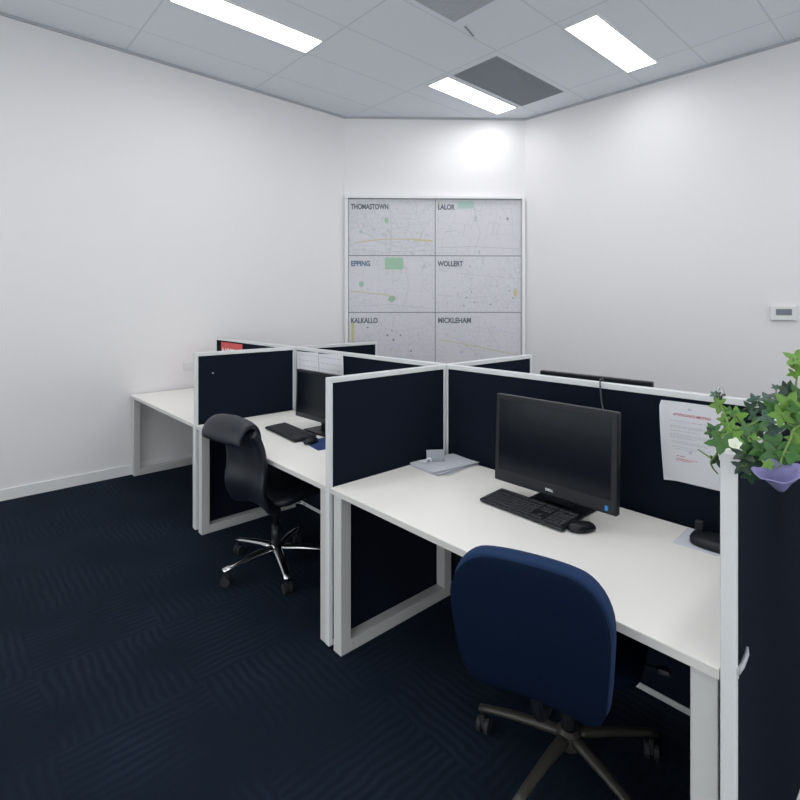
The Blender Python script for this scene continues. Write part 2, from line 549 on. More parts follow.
grille(2.32, 0.62, 2.88, 1.82, 'ventl', 'pale grey ceiling grille cut off by the top edge of the photo')
bm = bmesh.new()
bx(bm, -0.006, -0.09, -0.008, 0.006, 0.09, 0, bev=0.002)
o = obj('ceiling_strip', bm, 'vent', None, loc=(2.31, 2.02, CEIL), rot=(0, 0, 0.3))
tag(o, 'short thin dark strip on the ceiling by the corner of the pale grey grille', 'strip')

# ------------------------------------------------------------------ wall fittings
t = thing('thermostat', 'white wall thermostat with a small dark display on the right wall', 'thermostat', (4.045, CH1.y + RW * (4.045 - CH1.x) - 0.001, 1.475), math.atan(RW))
bm = bmesh.new(); bx(bm, -0.092, -0.026, -0.064, 0.092, 0, 0.064, bev=0.006)
obj('body', bm, 'white', t)
bm = bmesh.new(); bx(bm, -0.052, -0.0285, -0.018, 0.062, -0.025, 0.036, bev=0.001)
obj('display', bm, 'lcd', t)
t = thing('power_outlet', 'white power outlet on the left wall above the empty desk', 'power outlet', (0.001, 0.53, 0.945), PI / 2)
bm = bmesh.new(); bx(bm, -0.055, -0.009, -0.038, 0.055, 0, 0.038, bev=0.003)
obj('cover_plate', bm, 'white', t)
for s in (-1, 1):
    bm = bmesh.new(); bx(bm, s * 0.028 - 0.009, -0.013, 0.008, s * 0.028 + 0.009, -0.008, 0.026, bev=0.001)
    obj('switch', bm, 'white', t)

# ------------------------------------------------------------------ framed maps on the angled wall
ang = math.atan2(CH1.y - CH0.y, CH1.x - CH0.x)
WL = (CH1 - CH0).length
u = (CH1 - CH0).normalized()
nin = Vector((u.y, -u.x, 0))
def on_wall(a, off, z):
    p = CH0 + u * a + nin * off
    return (p.x, p.y, z)
FZ0, FZ1 = 0.72, 2.888
t = thing('map_frame', 'wide white frame round six street maps filling the angled wall', 'frame', on_wall(WL / 2, 0.001, 0), ang)
bm = bmesh.new()
hw = WL / 2 - 0.012; fw = 0.036
bx(bm, -hw, -0.05, FZ0, -hw + fw, 0, FZ1, bev=0.003); bx(bm, hw - fw, -0.05, FZ0, hw, 0, FZ1, bev=0.003)
bx(bm, -hw + fw, -0.05, FZ1 - fw, hw - fw, 0, FZ1, bev=0.003); bx(bm, -hw + fw, -0.05, FZ0, hw - fw, 0, FZ0 + fw, bev=0.003)
obj('frame_rails', bm, 'skirting', t)
bm = bmesh.new(); bx(bm, -hw + fw, -0.004, FZ0 + fw, hw - fw, 0, FZ1 - fw)
obj('backing_board', bm, 'ink', t)
MW = (2 * (hw - fw) - 0.012) / 2
MH = (FZ1 - fw - FZ0 - fw - 0.016) / 3
maps = [
 ('THOMASTOWN', 'title', 0, 0, 0.0, 0.37, 'top left street map, THOMASTOWN, with a yellow road near its foot'),
 ('LALOR', 'title', 1, 0, 0.15, 0.18, 'top right street map, LALOR, with a pale green block beside its title'),
 ('EPPING', 'titleblue', 0, 1, 0.25, 0.20, 'middle left street map, EPPING, with green park patches'),
 ('WOLLERT', 'title', 1, 1, 0.55, 0.27, 'middle right street map, WOLLERT, mostly empty with few roads'),
 ('KALKALLO', 'title', 0, 2, 0.60, 0.28, 'lower left street map, KALKALLO, with a yellow line down its left edge'),
 ('MICKLEHAM', 'title', 1, 2, 0.40, 0.34, 'lower right street map, MICKLEHAM, with a faint slanting yellow road'),
]
def ribbon(bm, pts, w, mi):
    for (xa, za), (xb, zb) in zip(pts, pts[1:]):
        l = math.hypot(xb - xa, zb - za); nx, nz = -(zb - za) / l * w / 2, (xb - xa) / l * w / 2
        f = bm.faces.new([bm.verts.new((xa + nx, -0.0022, za + nz)), bm.verts.new((xa - nx, -0.0022, za - nz)), bm.verts.new((xb - nx, -0.0022, zb - nz)), bm.verts.new((xb + nx, -0.0022, zb + nz))])
        f.material_index = mi
def blob(bm, x, z, rx, rz, mi, seed):
    rr = random.Random(seed)
    f = bm.faces.new([bm.verts.new((x + rx * rr.uniform(0.75, 1.1) * math.cos(a), -0.0019, z + rz * rr.uniform(0.75, 1.1) * math.sin(a))) for a in [2 * PI * k / 9 for k in range(9)]])
    f.material_index = mi
def rect(bm, x0, z0, x1, z1, mi):
    f = bm.faces.new([bm.verts.new((x0, -0.0020, z0)), bm.verts.new((x1, -0.0020, z0)), bm.verts.new((x1, -0.0020, z1)), bm.verts.new((x0, -0.0020, z1))]); f.material_index = mi
# coordinates below are fractions of a sheet: x from its left edge, z from its foot
deco = {
 'THOMASTOWN': [('b', .44, .62, .03, .06, 1), ('b', .14, .42, .022, .035, 4), ('r', [(.07, .22), (.30, .27), (.45, .29), (.75, .285)], .012, 2), ('r', [(.75, .28), (.97, .26)], .022, 2), ('r', [(.05, .1), (.4, .055), (.98, .09)], .006, 5), ('r', [(.47, .02), (.50, .4), (.47, .9)], .006, 5), ('r', [(.3, .27), (.62, .12), (.97, .2)], .005, 5)],
 'LALOR': [('q', .26, .84, .45, .97, 4), ('b', .47, .66, .02, .07, 5), ('b', .84, .66, .014, .024, 3), ('r', [(.03, .14), (.45, .16), (.97, .12)], .008, 5), ('r', [(.1, .42), (.25, .45)], .008, 5), ('r', [(.45, .05), (.52, .4), (.43, .95)], .006, 5), ('q', .03, .85, .05, .97, 2), ('q', .5, .02, .52, .1, 5)],
 'EPPING': [('q', .42, .76, .63, .97, 1), ('b', .15, .50, .03, .06, 1), ('b', .5, .24, .05, .06, 1), ('r', [(.02, .38), (.25, .34), (.46, .3)], .010, 2), ('b', .51, .27, .02, .03, 2), ('r', [(.63, .02), (.7, .5), (.62, .95)], .006, 5), ('r', [(.03, .1), (.5, .14), (.97, .06)], .005, 5)],
 'WOLLERT': [('b', .93, .35, .025, .08, 2), ('b', .42, .36, .008, .014, 3), ('b', .36, .26, .008, .014, 3), ('b', .45, .17, .008, .014, 3), ('b', .33, .12, .008, .014, 3), ('b', .64, .14, .008, .014, 3), ('b', .86, .38, .008, .014, 3), ('b', .9, .25, .008, .014, 3), ('r', [(.03, .3), (.2, .28)], .006, 5), ('r', [(.25, .7), (.45, .66), (.97, .6)], .005, 5), ('b', .4, .82, .008, .012, 3), ('r', [(.25, .82), (.3, .76)], .006, 5)],
 'KALKALLO': [('q', .035, .45, .065, .86, 2), ('b', .45, .6, .012, .02, 3), ('b', .52, .52, .012, .02, 3), ('b', .5, .68, .01, .014, 3), ('b', .6, .6, .01, .014, 3), ('b', .72, .32, .012, .018, 3), ('r', [(.04, .48), (.3, .5)], .006, 5), ('b', .22, .74, .012, .014, 3), ('r', [(.03, .2), (.95, .22)], .006, 5)],
 'MICKLEHAM': [('r', [(.05, .52), (.4, .42), (.97, .24)], .009, 2), ('r', [(.1, .62), (.3, .5), (.45, .3), (.5, .04)], .006, 5), ('r', [(.45, .75), (.95, .62)], .005, 5), ('b', .3, .3, .03, .018, 5), ('b', .48, .26, .02, .016, 5), ('b', .62, .4, .02, .014, 5), ('r', [(.55, .9), (.75, .35)], .005, 5)],
}
for nm, ink, cx_, row, seed, dens, lab in maps:
    x0 = -hw + fw + 0.003 + cx_ * (MW + 0.006)
    z1 = FZ1 - fw - 0.003 - row * (MH + 0.006)
    px = x0 + MW / 2
    mt = thing('street_map', lab, 'map', on_wall(WL / 2 + px, 0.0055, z1 - MH), ang, 'street maps in the wall frame')
    bm = bmesh.new()
    bx(bm, -MW / 2 + .002, -0.0015, 0.002, MW / 2 - .002, 0, MH - .002)
    for dct in deco[nm]:
        if dct[0] == 'b':
            blob(bm, (dct[1] - .5) * MW, dct[2] * MH, dct[3] * MW, dct[4] * MH, dct[5], nm + str(dct[1]))
        elif dct[0] == 'q':
            rect(bm, (dct[1] - .5) * MW, dct[2] * MH, (dct[3] - .5) * MW, dct[4] * MH, dct[5])
        else:
            ribbon(bm, [((a - .5) * MW, b * MH) for a, b in dct[1]], dct[2], dct[3])
    obj('sheet', bm, [node_map(row * 2 + cx_ + seed, 0.56 - dens * 0.4), 'mapgreen', 'mapyellow', 'ink', 'mapteal', 'faintink'], mt)
    ln = {'THOMASTOWN': .46, 'LALOR': .21, 'EPPING': .235, 'WOLLERT': .31, 'KALKALLO': .33, 'MICKLEHAM': .41}[nm]
    tm = text_mesh('title', nm, 0.088, ink, mt, bold=0.0034, ext=0.0004)
    wd = max(v.co.x for v in tm.data.vertices)
    for v in tm.data.vertices:
        v.co.x *= ln / wd
    tm.data.transform(Matrix.Translation((-MW / 2 + 0.03, -0.0028, MH - 0.125)) @ FACE_FRONT)

# ------------------------------------------------------------------ partition screens
PT = 0.030
def screen(x, y, length, label, along='x', group='navy partition screens'):
    """a full-height framed fabric screen starting at (x, y) and running along +x or +y"""
    t = thing('partition_screen', label, 'partition', (x, y, 0), 0 if along == 'x' else PI / 2, group)
    s, z0, f = 0.022, 0.018, 0.024
    h = PT / 2
    bm = bmesh.new()
    bx(bm, 0.0008, -h, z0, s, h, T, bev=0.002, seg=1)
    bx(bm, length - s, -h, z0, length - 0.0008, h, T, bev=0.002, seg=1)
    bx(bm, s, -h, T - f, length - s, h, T, bev=0.002, seg=1)
    bx(bm, s, -h, z0, length - s, h, z0 + f, bev=0.002, seg=1)
    # raised lip down the middle of the top rail and outer posts
    bx(bm, s, -0.004, T - 0.001, length - s, 0.004, T + 0.002)
    obj('frame', bm, 'alu', t)
    bm = bmesh.new()
    bx(bm, s - 0.001, -h + 0.005, z0 + f - 0.001, length - s + 0.001, h - 0.005, T - f + 0.001)
    obj('fabric_panel', bm, 'fabric', t)
    for k in (0.06, length - 0.06):
        bm = bmesh.new()
        lathe(bm, [(0.014, 0), (0.014, 0.006), (0.006, 0.008), (0.006, 0.019)], 12, (k, 0, 0))
        obj('foot', bm, 'blackpl', t)
    return t
NY0 = -0.006
h = PT / 2
screen(X1, NY0, D - h - NY0, 'navy screen between the empty corner desk and the leather chair desk', 'y')
screen(X2, NY0, D - h - NY0, 'navy screen between the two desks that have chairs, loose papers at its far end', 'y')
screen(X3, NY0, D - h - NY0, 'navy end screen at the right of the row, nearest the camera', 'y')
screen(X1, D + h, 0.80, 'navy screen across the spine behind the red notice, only its top showing', 'y')
screen(X2, D + h, 0.80, 'navy screen across the spine in front of the lower right street map', 'y')
screen(X3, D + h, 0.80, 'navy end screen beyond the spine, behind the plant leaves', 'y')
screen(0.055, D, X1 - 0.055, 'navy spine screen at the left wall carrying a red notice', 'x')
screen(X1, D, X2 - X1, 'navy spine screen carrying two white sheets behind the left monitor', 'x')
screen(X2, D, X3 - X2, 'navy spine screen behind the large black computer, typed notice at its right', 'x')

# ------------------------------------------------------------------ desks
DP = 0.745
def desk(label, x0, x1, y0=0.0, rotz=0.0, group='white desks along the partition screens'):
    """local x from 0 to width, y from 0 (front) to DP"""
    w = x1 - x0
    t = thing('desk', label, 'desk', (x0 if rotz == 0 else x1, y0, 0), rotz, group)
    bm = bmesh.new()
    bx(bm, 0.002, 0.0, DESK - 0.003, w - 0.002, DP, DESK, mi=0)
    bx(bm, 0.002, 0.0, DESK - 0.025, w - 0.002, DP, DESK - 0.003, mi=1)
    obj('desktop', bm, ['desktop', 'edge'], t)
    for xa in (0.008, w - 0.066):
        bm = bmesh.new()
        a, b, zt = 0.012, DP - 0.012, DESK - 0.0255
        tb = 0.055
        bx(bm, xa, a, 0, xa + 0.058, a + tb, zt, bev=0.002, seg=1)
        bx(bm, xa, b - tb, 0, xa + 0.058, b, zt, bev=0.002, seg=1)
        bx(bm, xa, a + tb, 0.0, xa + 0.058, b - tb, 0.055, bev=0.002, seg=1)
        bx(bm, xa, a + tb, zt - 0.04, xa + 0.058, b - tb, zt, bev=0.002, seg=1)
        obj('leg', bm, 'frame', t)
    bm = bmesh.new()
    bx(bm, 0.064, DP - 0.10, DESK - 0.066, w - 0.064, DP - 0.06, DESK - 0.0255)
    obj('rail', bm, 'frame', t)
    return t
desk('empty white desk in the corner against the left wall', 0.016, X1 - h - 0.001)
desk('white desk with the black leather chair pulled up to it', X1 + h + 0.001, X2 - h - 0.001)
desk('white desk nearest the camera with the large black computer on it', X2 + h + 0.001, X3 - h - 0.001)
desk('white desk beyond the spine under the hidden far computer', X2 + h + 0.001, X3 - h - 0.001, D + h + 0.005 + DP, PI)

# ------------------------------------------------------------------ things fixed to the screens
FY = D - h - 0.0005          # near face of the spine
# two white sheets
for xa, wd, lab, sd in ((1.637, 0.30, 'white printed sheet pinned to the spine above the left monitor, left of the pair', 1),
                        (1.945, 0.30, 'white printed sheet pinned to the spine above the left monitor, right of the pair', 2)):
    t = thing('paper_sheet', lab, 'paper', (xa, FY, 0.782), 0, 'white sheets pinned to the spine')
    bm = bmesh.new()
    nx, nz, hh = 10, 12, 0.415
    def P_(i, k, off):
        a, b = i / nx, k / nz
        y = -0.004 - 0.006 * (b ** 3) * abs(math.sin(3.0 * a + sd)) - 0.002 * math.sin(5 * a)
        return Vector((a * wd, y + off, b * hh - (0.006 * math.sin(2.4 * a + sd * 1.1) if k == nz else 0)))
    g = [[[bm.verts.new(P_(i, k, o_)) for i in range(nx + 1)] for k in range(nz + 1)] for o_ in (0, 0.0006)]
    for s_ in range(2):
        for k in range(nz):
            for i in range(nx):
                bm.faces.new((g[s_][k][i], g[s_][k][i + 1], g[s_][k + 1][i + 1], g[s_][k + 1][i]))
    sheet = obj('sheet', bm, 'paper', t)
    bm = bmesh.new()
    rr = random.Random(sd)
    for r_ in range(9):
        z = 0.385 - r_ * 0.042
        x = 0.025
        while x < wd - 0.05:
            l = rr.uniform(0.02, 0.06)
            bx(bm, x, -0.0125, z, min(x + l, wd - 0.02), -0.0118, z + 0.005)
            x += l + 0.012
    for v in bm.verts:
        a, b = v.co.x / wd, v.co.z / hh
        v.co.y = -0.0048 - 0.006 * (b ** 3) * abs(math.sin(3.0 * a + sd)) - 0.002 * math.sin(5 * a) + (v.co.y + 0.0121)
    merge(obj('printing', bm, 'faintink', t), sheet)

# red notice on the corner spine
t = thing('notice', 'red notice with white lettering pinned to the spine near the left wall', 'notice', (0.20, FY, 0.985), 0)
bm = bmesh.new(); bx(bm, 0, -0.0012, 0, 0.47, 0, 0.200)
obj('sheet', bm, 'red', t)
text_mesh('lettering', 'NOTICE', 0.115, 'white', t, Matrix.Translation((0.025, -0.0018, 0.062)) @ FACE_FRONT, bold=0.002)

# typed notice near the end screen
t = thing('notice', 'white typed notice with a red heading pinned to the spine beside the plant', 'notice', (4.320, FY, 0.884), 0)
bm = bmesh.new()
NX, NZ, nw, nh = 12, 14, 0.214, 0.300
def nsurf(x, z):
    a, b = x / nw, z / nh
    curl = max(0.0, 0.30 - a) ** 2 * (0.10 + 0.12 * (1 - b))
    return -0.003 - curl - 0.003 * math.sin(PI * b) * (1 - a)
def outline_x(b):      # left edge bends a little to the right towards the foot
    return 0.022 * max(0.0, 0.92 - b) ** 1.2 + 0.006 * max(0.0, (b - 0.93) / 0.07) ** 2
for off in (0,):
    g = [[bm.verts.new((outline_x(k / NZ) + (nw - outline_x(k / NZ)) * i / NX, nsurf(nw * i / NX, nh * k / NZ), nh * k / NZ)) for i in range(NX + 1)] for k in range(NZ + 1)]
    g2 = [[bm.verts.new(v.co + Vector((0, 0.0006, 0))) for v in r] for r in g]
    for k in range(NZ):
        for i in range(NX):
            bm.faces.new((g[k][i], g[k][i + 1], g[k + 1][i + 1], g[k + 1][i]))
            bm.faces.new((g2[k][i], g2[k + 1][i], g2[k + 1][i + 1], g2[k][i + 1]))
nsheet = obj('sheet', bm, 'paper', t, smooth=True)
def lay(o, dy=0.0):
    for v in o.data.vertices:
        v.co.y = nsurf(v.co.x, v.co.z) - 0.0012 + dy
    return o
hd = text_mesh('heading', 'ATTENDANCE MEETING', 0.0135, 'redtext', t, Matrix.Translation((0.046, 0, 0.247)) @ FACE_FRONT, bold=0.0001, ext=0)
hx = [v.co.x for v in hd.data.vertices]
for v in hd.data.vertices:
    v.co.x = 0.046 + (v.co.x - 0.046) * 0.128 / (max(hx) - 0.046)
lay(hd)
bm = bmesh.new(); rr = random.Random(4)
def wline(bm, x, x1, z, hgt=0.0022):
    while x < x1:
        l = rr.uniform(0.006, 0.02)
        f = bm.faces.new([bm.verts.new((x, 0, z)), bm.verts.new((min(x + l, x1), 0, z)), bm.verts.new((min(x + l, x1), 0, z + hgt)), bm.verts.new((x, 0, z + hgt))])
        x += l + 0.003
for z, x1_ in ((.226, .16), (.208, .18), (.202, .17), (.190, .14), (.176, .18), (.170, .175), (.164, .13), (.150, .18), (.144, .16), (.130, .18), (.122, .12)):
    wline(bm, 0.036, x1_, z)
bx(bm, 0.098, 0, 0.272, 0.110, 0, 0.279)
bx(bm, 0.102, 0, 0.112, 0.112, 0, 0.119)
merge(lay(obj('typed_text', bm, 'faintink', t)), nsheet)
bm = bmesh.new()
for z, x1_ in ((.096, .09), (.086, .13), (.080, .11)):
    wline(bm, 0.028, x1_, z)
merge(lay(obj('red_text', bm, 'redtext', t)), nsheet)

# binder clip over the top rail
t = thing('binder_clip', 'small wire binder clip on the top rail above the typed notice', 'clip', (4.517, D, T), 0)
bm = bmesh.new()
bx(bm, -0.013, -0.0205, -0.022, 0.013, -0.0185, 0.004); bx(bm, -0.013, 0.0185, -0.022, 0.013, 0.0205, 0.004)
bx(bm, -0.013, -0.0205, 0.0035, 0.013, 0.0205, 0.0055)
obj('clip_body', bm, 'blackpl', t)
for s in (-1, 1):
    bm = bmesh.new()
    tube(bm, spline([(-0.009, s * 0.021, 0.002), (-0.009, s * 0.018, 0.014), (-0.004, s * 0.014, 0.030), (0.004, s * 0.014, 0.030), (0.009, s * 0.018, 0.014), (0.009, s * 0.021, 0.002)], 6), 0.0011, 6)
    obj('wire_handle', bm, 'chrome', t, smooth=True)
# pin in the first divider
bm = bmesh.new()
lathe(bm, [(0.001, 0), (0.0012, 0.006), (0.0045, 0.007), (0.004, 0.012), (0.0045, 0.013)], 10)
o = obj('push_pin', bm, 'white', None, smooth=True, loc=(X1 + h - 0.008, 0.115, 1.075), rot=(0, PI / 2, 0))
tag(o, 'tiny white push pin in the navy screen above the leather chair', 'pin')
# worn strip on the end screen
t = thing('cable_hook', 'small grey metal hook sticking out of the end screen', 'hook', (X3 + h, 0.0, 0.735), 0)
bm = bmesh.new()
bx(bm, -0.003, -0.001, -0.014, 0.002, 0.014, 0.014, bev=0.001)
obj('plate', bm, 'frame', t)
bm = bmesh.new()
tube(bm, [(0.001, 0.006, 0.0), (0.006, 0.02, 0.012), (0.008, 0.05, 0.026), (0.006, 0.062, 0.036)], [0.005, 0.0055, 0.005, 0.0025], 8)
obj('arm', bm, 'greycard', t, smooth=True)

# ------------------------------------------------------------------ computers
def make_aio():
    """origin on the desk under the screen; screen faces -Y"""
    t = thing('desktop_computer', 'large black all-in-one computer with a blue badge on the near desk', 'computer')
    W, H, z0 = 0.271, 0.372, 0.060
    tilt = Matrix.Translation((0, 0, z0)) @ Matrix.Rotation(math.radians(-2), 4, 'X')
    bm = bmesh.new()
    bx(bm, -W, -0.012, 0, W, 0.018, H, bev=0.006, mtx=tilt)
    bx(bm, -W * 0.8, 0.016, 0.03, W * 0.8, 0.048, H - 0.03, bev=0.014, mtx=tilt)
    obj('casing', bm, 'blackpl', t)
    bm = bmesh.new()
    bx(bm, -W + 0.022, -0.0135, 0.052, W - 0.022, -0.0115, H - 0.022, mtx=tilt)
    obj('display', bm, 'screen', t)
    text_mesh('logo', 'DELL', 0.0125, 'logo', t, tilt @ Matrix.Translation((0, -0.0130, 0.020)) @ FACE_FRONT, 'CENTER', bold=0.0005, sx=1.25)
    bm = bmesh.new()
    bx(bm, W - 0.043, -0.0135, 0.013, W - 0.031, -0.0118, 0.031, bev=0.0004, mtx=tilt)
    obj('badge', bm, 'badge', t)
    st = bmesh.new()
    bx(st, -0.125, 0.012, 0, 0.125, 0.16, 0.012, bev=0.005)
    bx(st, -0.06, 0.052, 0.01, 0.06, 0.072, 0.22, bev=0.006)
    bx(st, -0.05, 0.03, 0.14, 0.05, 0.06, 0.21, bev=0.004)
    obj('stand', st, 'blackpl', t)
    return t
aio = make_aio()
aio.location = (4.004, 0.505, DESK + 0.0003)
aio.rotation_euler = (0, 0, math.radians(-0.5))
far = copy_tree(aio)
far.scale.x = 1.07
far['label'] = 'black computer beyond the spine, only the top edge of its back showing'
far.location = (3.860, 1.14, DESK + 0.0003)
far.rotation_euler = (0, 0, math.radians(181))
for ch in far.children:
    if ch.name.startswith(('badge', 'logo')):
        bpy.data.objects.remove(ch)
for ch in far.children:
    ch.location.z = 0.034 if not ch.name.startswith('stand') else 0.0

# second monitor
t = thing('monitor', 'black monitor on the middle desk, half hidden by the navy screen', 'monitor', (2.345, 0.505, DESK + 0.0003), math.radians(2))
tilt = Matrix.Translation((0, 0, 0.072)) @ Matrix.Rotation(math.radians(-2), 4, 'X')
bm = bmesh.new()
bx(bm, -0.262, -0.012, 0, 0.262, 0.016, 0.315, bev=0.005, mtx=tilt)
bx(bm, -0.16, 0.014, 0.05, 0.16, 0.040, 0.24, bev=0.012, mtx=tilt)
obj('casing', bm, 'blackpl', t)
bm = bmesh.new(); bx(bm, -0.244, -0.0135, 0.034, 0.244, -0.0115, 0.297, mtx=tilt)
obj('display', bm, 'screen', t)
bm = bmesh.new(); bx(bm, -0.244, -0.0128, 0.006, 0.244, -0.0118, 0.026, mtx=tilt)
obj('lower_bezel', bm, 'darkgrey', t)
bm = bmesh.new()
bx(bm, -0.12, -0.045, 0, 0.12, 0.13, 0.014, bev=0.006)
bx(bm, -0.035, 0.036, 0.012, 0.035, 0.056, 0.20, bev=0.005)
obj('stand', bm, 'blackpl', t)

# ------------------------------------------------------------------ keyboards
def make_keyboard(W=0.385, Dp=0.150):
    t = thing('keyboard', 'black keyboard in front of the large computer on the near desk', 'keyboard')
    sl = Matrix.Rotation(math.radians(3.5), 4, 'X')
    bm = bmesh.new()
    bx(bm, -W / 2, 0, 0.003, W / 2, Dp, 0.017, bev=0.006, mtx=sl)
    obj('body', bm, 'blackpl', t)
    for nm, xa, xb in (('letter_keys', -W / 2 + .010, W / 2 - .150), ('arrow_keys', W / 2 - .143, W / 2 - .092), ('navigation_keys', W / 2 - .143, W / 2 - .092), ('number_keys', W / 2 - .085, W / 2 - .010)):
        bm = bmesh.new()
        p = 0.0183
        nx = max(1, round((xb - xa) / p)); px = (xb - xa) / nx
        for r in range(6):
            for c in range(nx):
                y0 = 0.010 + r * (Dp - 0.022) / 6 + (0.004 if r == 5 else 0)
                if r == 0 and nm == 'letter_keys' and 4 <= c <= 8:
                    if c == 4:
                        bx(bm, xa + 4 * px + .001, y0, .017, xa + 9 * px - .001, y0 + .0155, .0215, bev=.0015, seg=1, mtx=sl)
                    continue
                if (nm == 'arrow_keys' and (r > 1 or (r == 1 and c != 1))) or (nm == 'navigation_keys' and r < 3):
                    continue
                bx(bm, xa + c * px + .001, y0, .017, xa + (c + 1) * px - .001, y0 + .0155, .0215, bev=.0015, seg=1, mtx=sl)
        obj(nm, bm, 'darkgrey', t)
    return t
kb = make_keyboard()
kb.location = (3.948, 0.360, DESK)
kb.rotation_euler = (0, 0, math.radians(-1.5))
kb2 = copy_tree(kb)
kb2['label'] = 'black keyboard on the middle desk beside the leather chair'
kb2.location = (2.235, 0.278, DESK)
kb2.scale.x = 1.12
kb2.rotation_euler = (0, 0, math.radians(-4))

def make_mouse():
    t = thing('computer_mouse', 'black mouse at the right end of the near keyboard', 'mouse')
    bm = bmesh.new()
    rings = []
    for z, sx, sy in ((0.001, .026, .050), (0.006, .030, .054), (0.014, .030, .053), (0.022, .026, .048), (0.029, .018, .036), (0.0325, .008, .018)):
        ring = []
        for k in range(24):
            a = 2 * PI * k / 24
            yy = math.sin(a) * sy
            ring.append(Vector((math.cos(a) * sx * (1 - 0.12 * (yy / sy)), yy - (z - 0.001) * 0.25, z)))
        rings.append(ring)
    loft(bm, rings)
    obj('shell', bm, 'blackpl', t, smooth=True)
    bm = bmesh.new(); tube(bm, [(-0.003, 0.026, 0.0255), (0.003, 0.026, 0.0255)], 0.006, 12)
    obj('scroll_wheel', bm, 'darkgrey', t, smooth=True)
    return t
ms = make_mouse()
ms.location = (4.178, 0.432, DESK)
ms.rotation_euler = (0, 0, math.radians(-30))
ms2 = copy_tree(ms)
ms2['label'] = 'black mouse on the blue mat beside the left keyboard'
ms2.location = (2.520, 0.335, DESK + 0.003)
ms2.rotation_euler = (0, 0, math.radians(10))
bm = bmesh.new(); bx(bm, -0.115, -0.10, 0, 0.115, 0.10, 0.003, bev=0.001)
o = obj('mouse_mat', bm, 'blue', None, loc=(2.575, 0.395, DESK), rot=(0, 0, math.radians(-8)))
tag(o, 'patterned blue mouse mat on the middle desk', 'mouse mat')

# black cable over the top rail
bm = bmesh.new()
tube(bm, spline([(4.02, D + 0.16, 1.00), (4.05, D + 0.06, 1.17), (4.070, D + 0.022, T + 0.006), (4.075, D, T + 0.012), (4.080, D - 0.024, T + 0.006), (4.105, D - 0.06, 1.15), (4.14, 0.68, 1.09), (4.15, 0.63, 1.03), (4.15, 0.60, 0.98)], 6), 0.0032, 8)
o = obj('cable', bm, 'darkgrey', None, smooth=True)
tag(o, 'dark cable looping over the top rail down behind the large computer', 'cable')

# papers and card in the far corner of the near desk
t = thing('paper_stack', 'loose fan of bluish white papers in the corner of the near desk', 'papers', (3.325, 0.618, DESK), 0)
for k, (dx, dy, a) in enumerate(((0.0, 0.0, 0.05), (0.01, 0.012, 0.22), (-0.012, 0.0, -0.06), (0.006, -0.006, 0.12), (0.0, 0.004, -0.02))):
    bm = bmesh.new()
    nx, ny = 8, 8
    w_, l_ = 0.105, 0.1425
    def Q(i, j, o_):
        x, y = -w_ + 2 * w_ * i / nx, -l_ + 2 * l_ * j / ny
        return Vector((x, y, 0.0006 + k * 0.0022 + o_ + 0.010 * (max(0, x / w_ - 0.55)) ** 2 * 3 * (k / 4)))
    g = [[[bm.verts.new(Q(i, j, o_)) for i in range(nx + 1)] for j in range(ny + 1)] for o_ in (0, 0.0012)]
    for s_ in range(2):
        for j in range(ny):
            for i in range(nx):
                bm.faces.new((g[s_][j][i], g[s_][j][i + 1], g[s_][j + 1][i + 1], g[s_][j + 1][i]))
    for i in range(nx):
        for j in (0, ny):
            bm.faces.new((g[0][j][i], g[0][j][i + 1], g[1][j][i + 1], g[1][j][i]))
    for j in range(ny):
        for i in (0, nx):
            bm.faces.new((g[0][j][i], g[0][j + 1][i], g[1][j + 1][i], g[1][j][i]))
    obj('sheet', bm, 'paperb', t, loc=(dx, dy, 0), rot=(0, 0, a - 0.12))
bm = bmesh.new()
bx(bm, -0.0015, -0.045, 0, 0.0015, 0.045, 0.052, mtx=Matrix.Rotation(math.radians(-10), 4, 'Y'))
bx(bm, 0.0, -0.045, 0, 0.03, 0.045, 0.002)
o = obj('card', bm, 'greycard', None, loc=(3.262, 0.615, DESK + 0.012), rot=(0, 0, math.radians(-35)))
tag(o, 'small grey folded card standing on the loose papers', 'card')
bm = bmesh.new()
tube(bm, spline([(-0.03, 0, 0.004), (-0.02, 0.006, 0.014), (-0.005, 0.0, 0.010), (0.01, 0.008, 0.022), (0.022, 0.0, 0.026), (0.03, 0.004, 0.012)], 5), 0.005, 8)
o = obj('crumpled_tape', bm, 'paperb', None, smooth=True, loc=(3.272, 0.535, DESK + 0.0115), rot=(0, 0, 0.9))
tag(o, 'small twist of white tape lying beside the grey folded card', 'tape')

# stand at the right end of the near desk, on a sheet of paper
bm = bmesh.new(); bx(bm, -0.105, -0.082, 0, 0.105, 0.082, 0.0012)
o = obj('paper_sheet', bm, 'paperb', None, loc=(4.535, 0.658, DESK + 0.0002), rot=(0, 0, 0.04))
tag(o, 'bluish white sheet under the small black stand on the near desk', 'paper')
t = thing('desk_stand', 'small black stand at the right end of the near desk by the end screen', 'stand', (4.592, 0.655, DESK + 0.0016), math.radians(4))
bm = bmesh.new()
rings = []
for z, e in ((0.0, 0.004), (0.004, 0.0), (0.020, 0.0), (0.026, 0.004), (0.029, 0.012)):
    ring = []
    for k in range(32):
        a = 2 * PI * k / 32
        ca, sa = math.cos(a), math.sin(a)
        ring.append(Vector((math.copysign(abs(ca) ** 0.55, ca) * (0.125 - e), math.copysign(abs(sa) ** 0.55, sa) * (0.058 - e), z)))
    rings.append(ring)
loft(bm, rings)
obj('base', bm, 'blackpl', t, smooth=True)
bm = bmesh.new(); bx(bm, -0.118, 0.020, 0.016, -0.092, 0.040, 0.062, bev=0.004)
obj('upright', bm, 'blackpl', t)

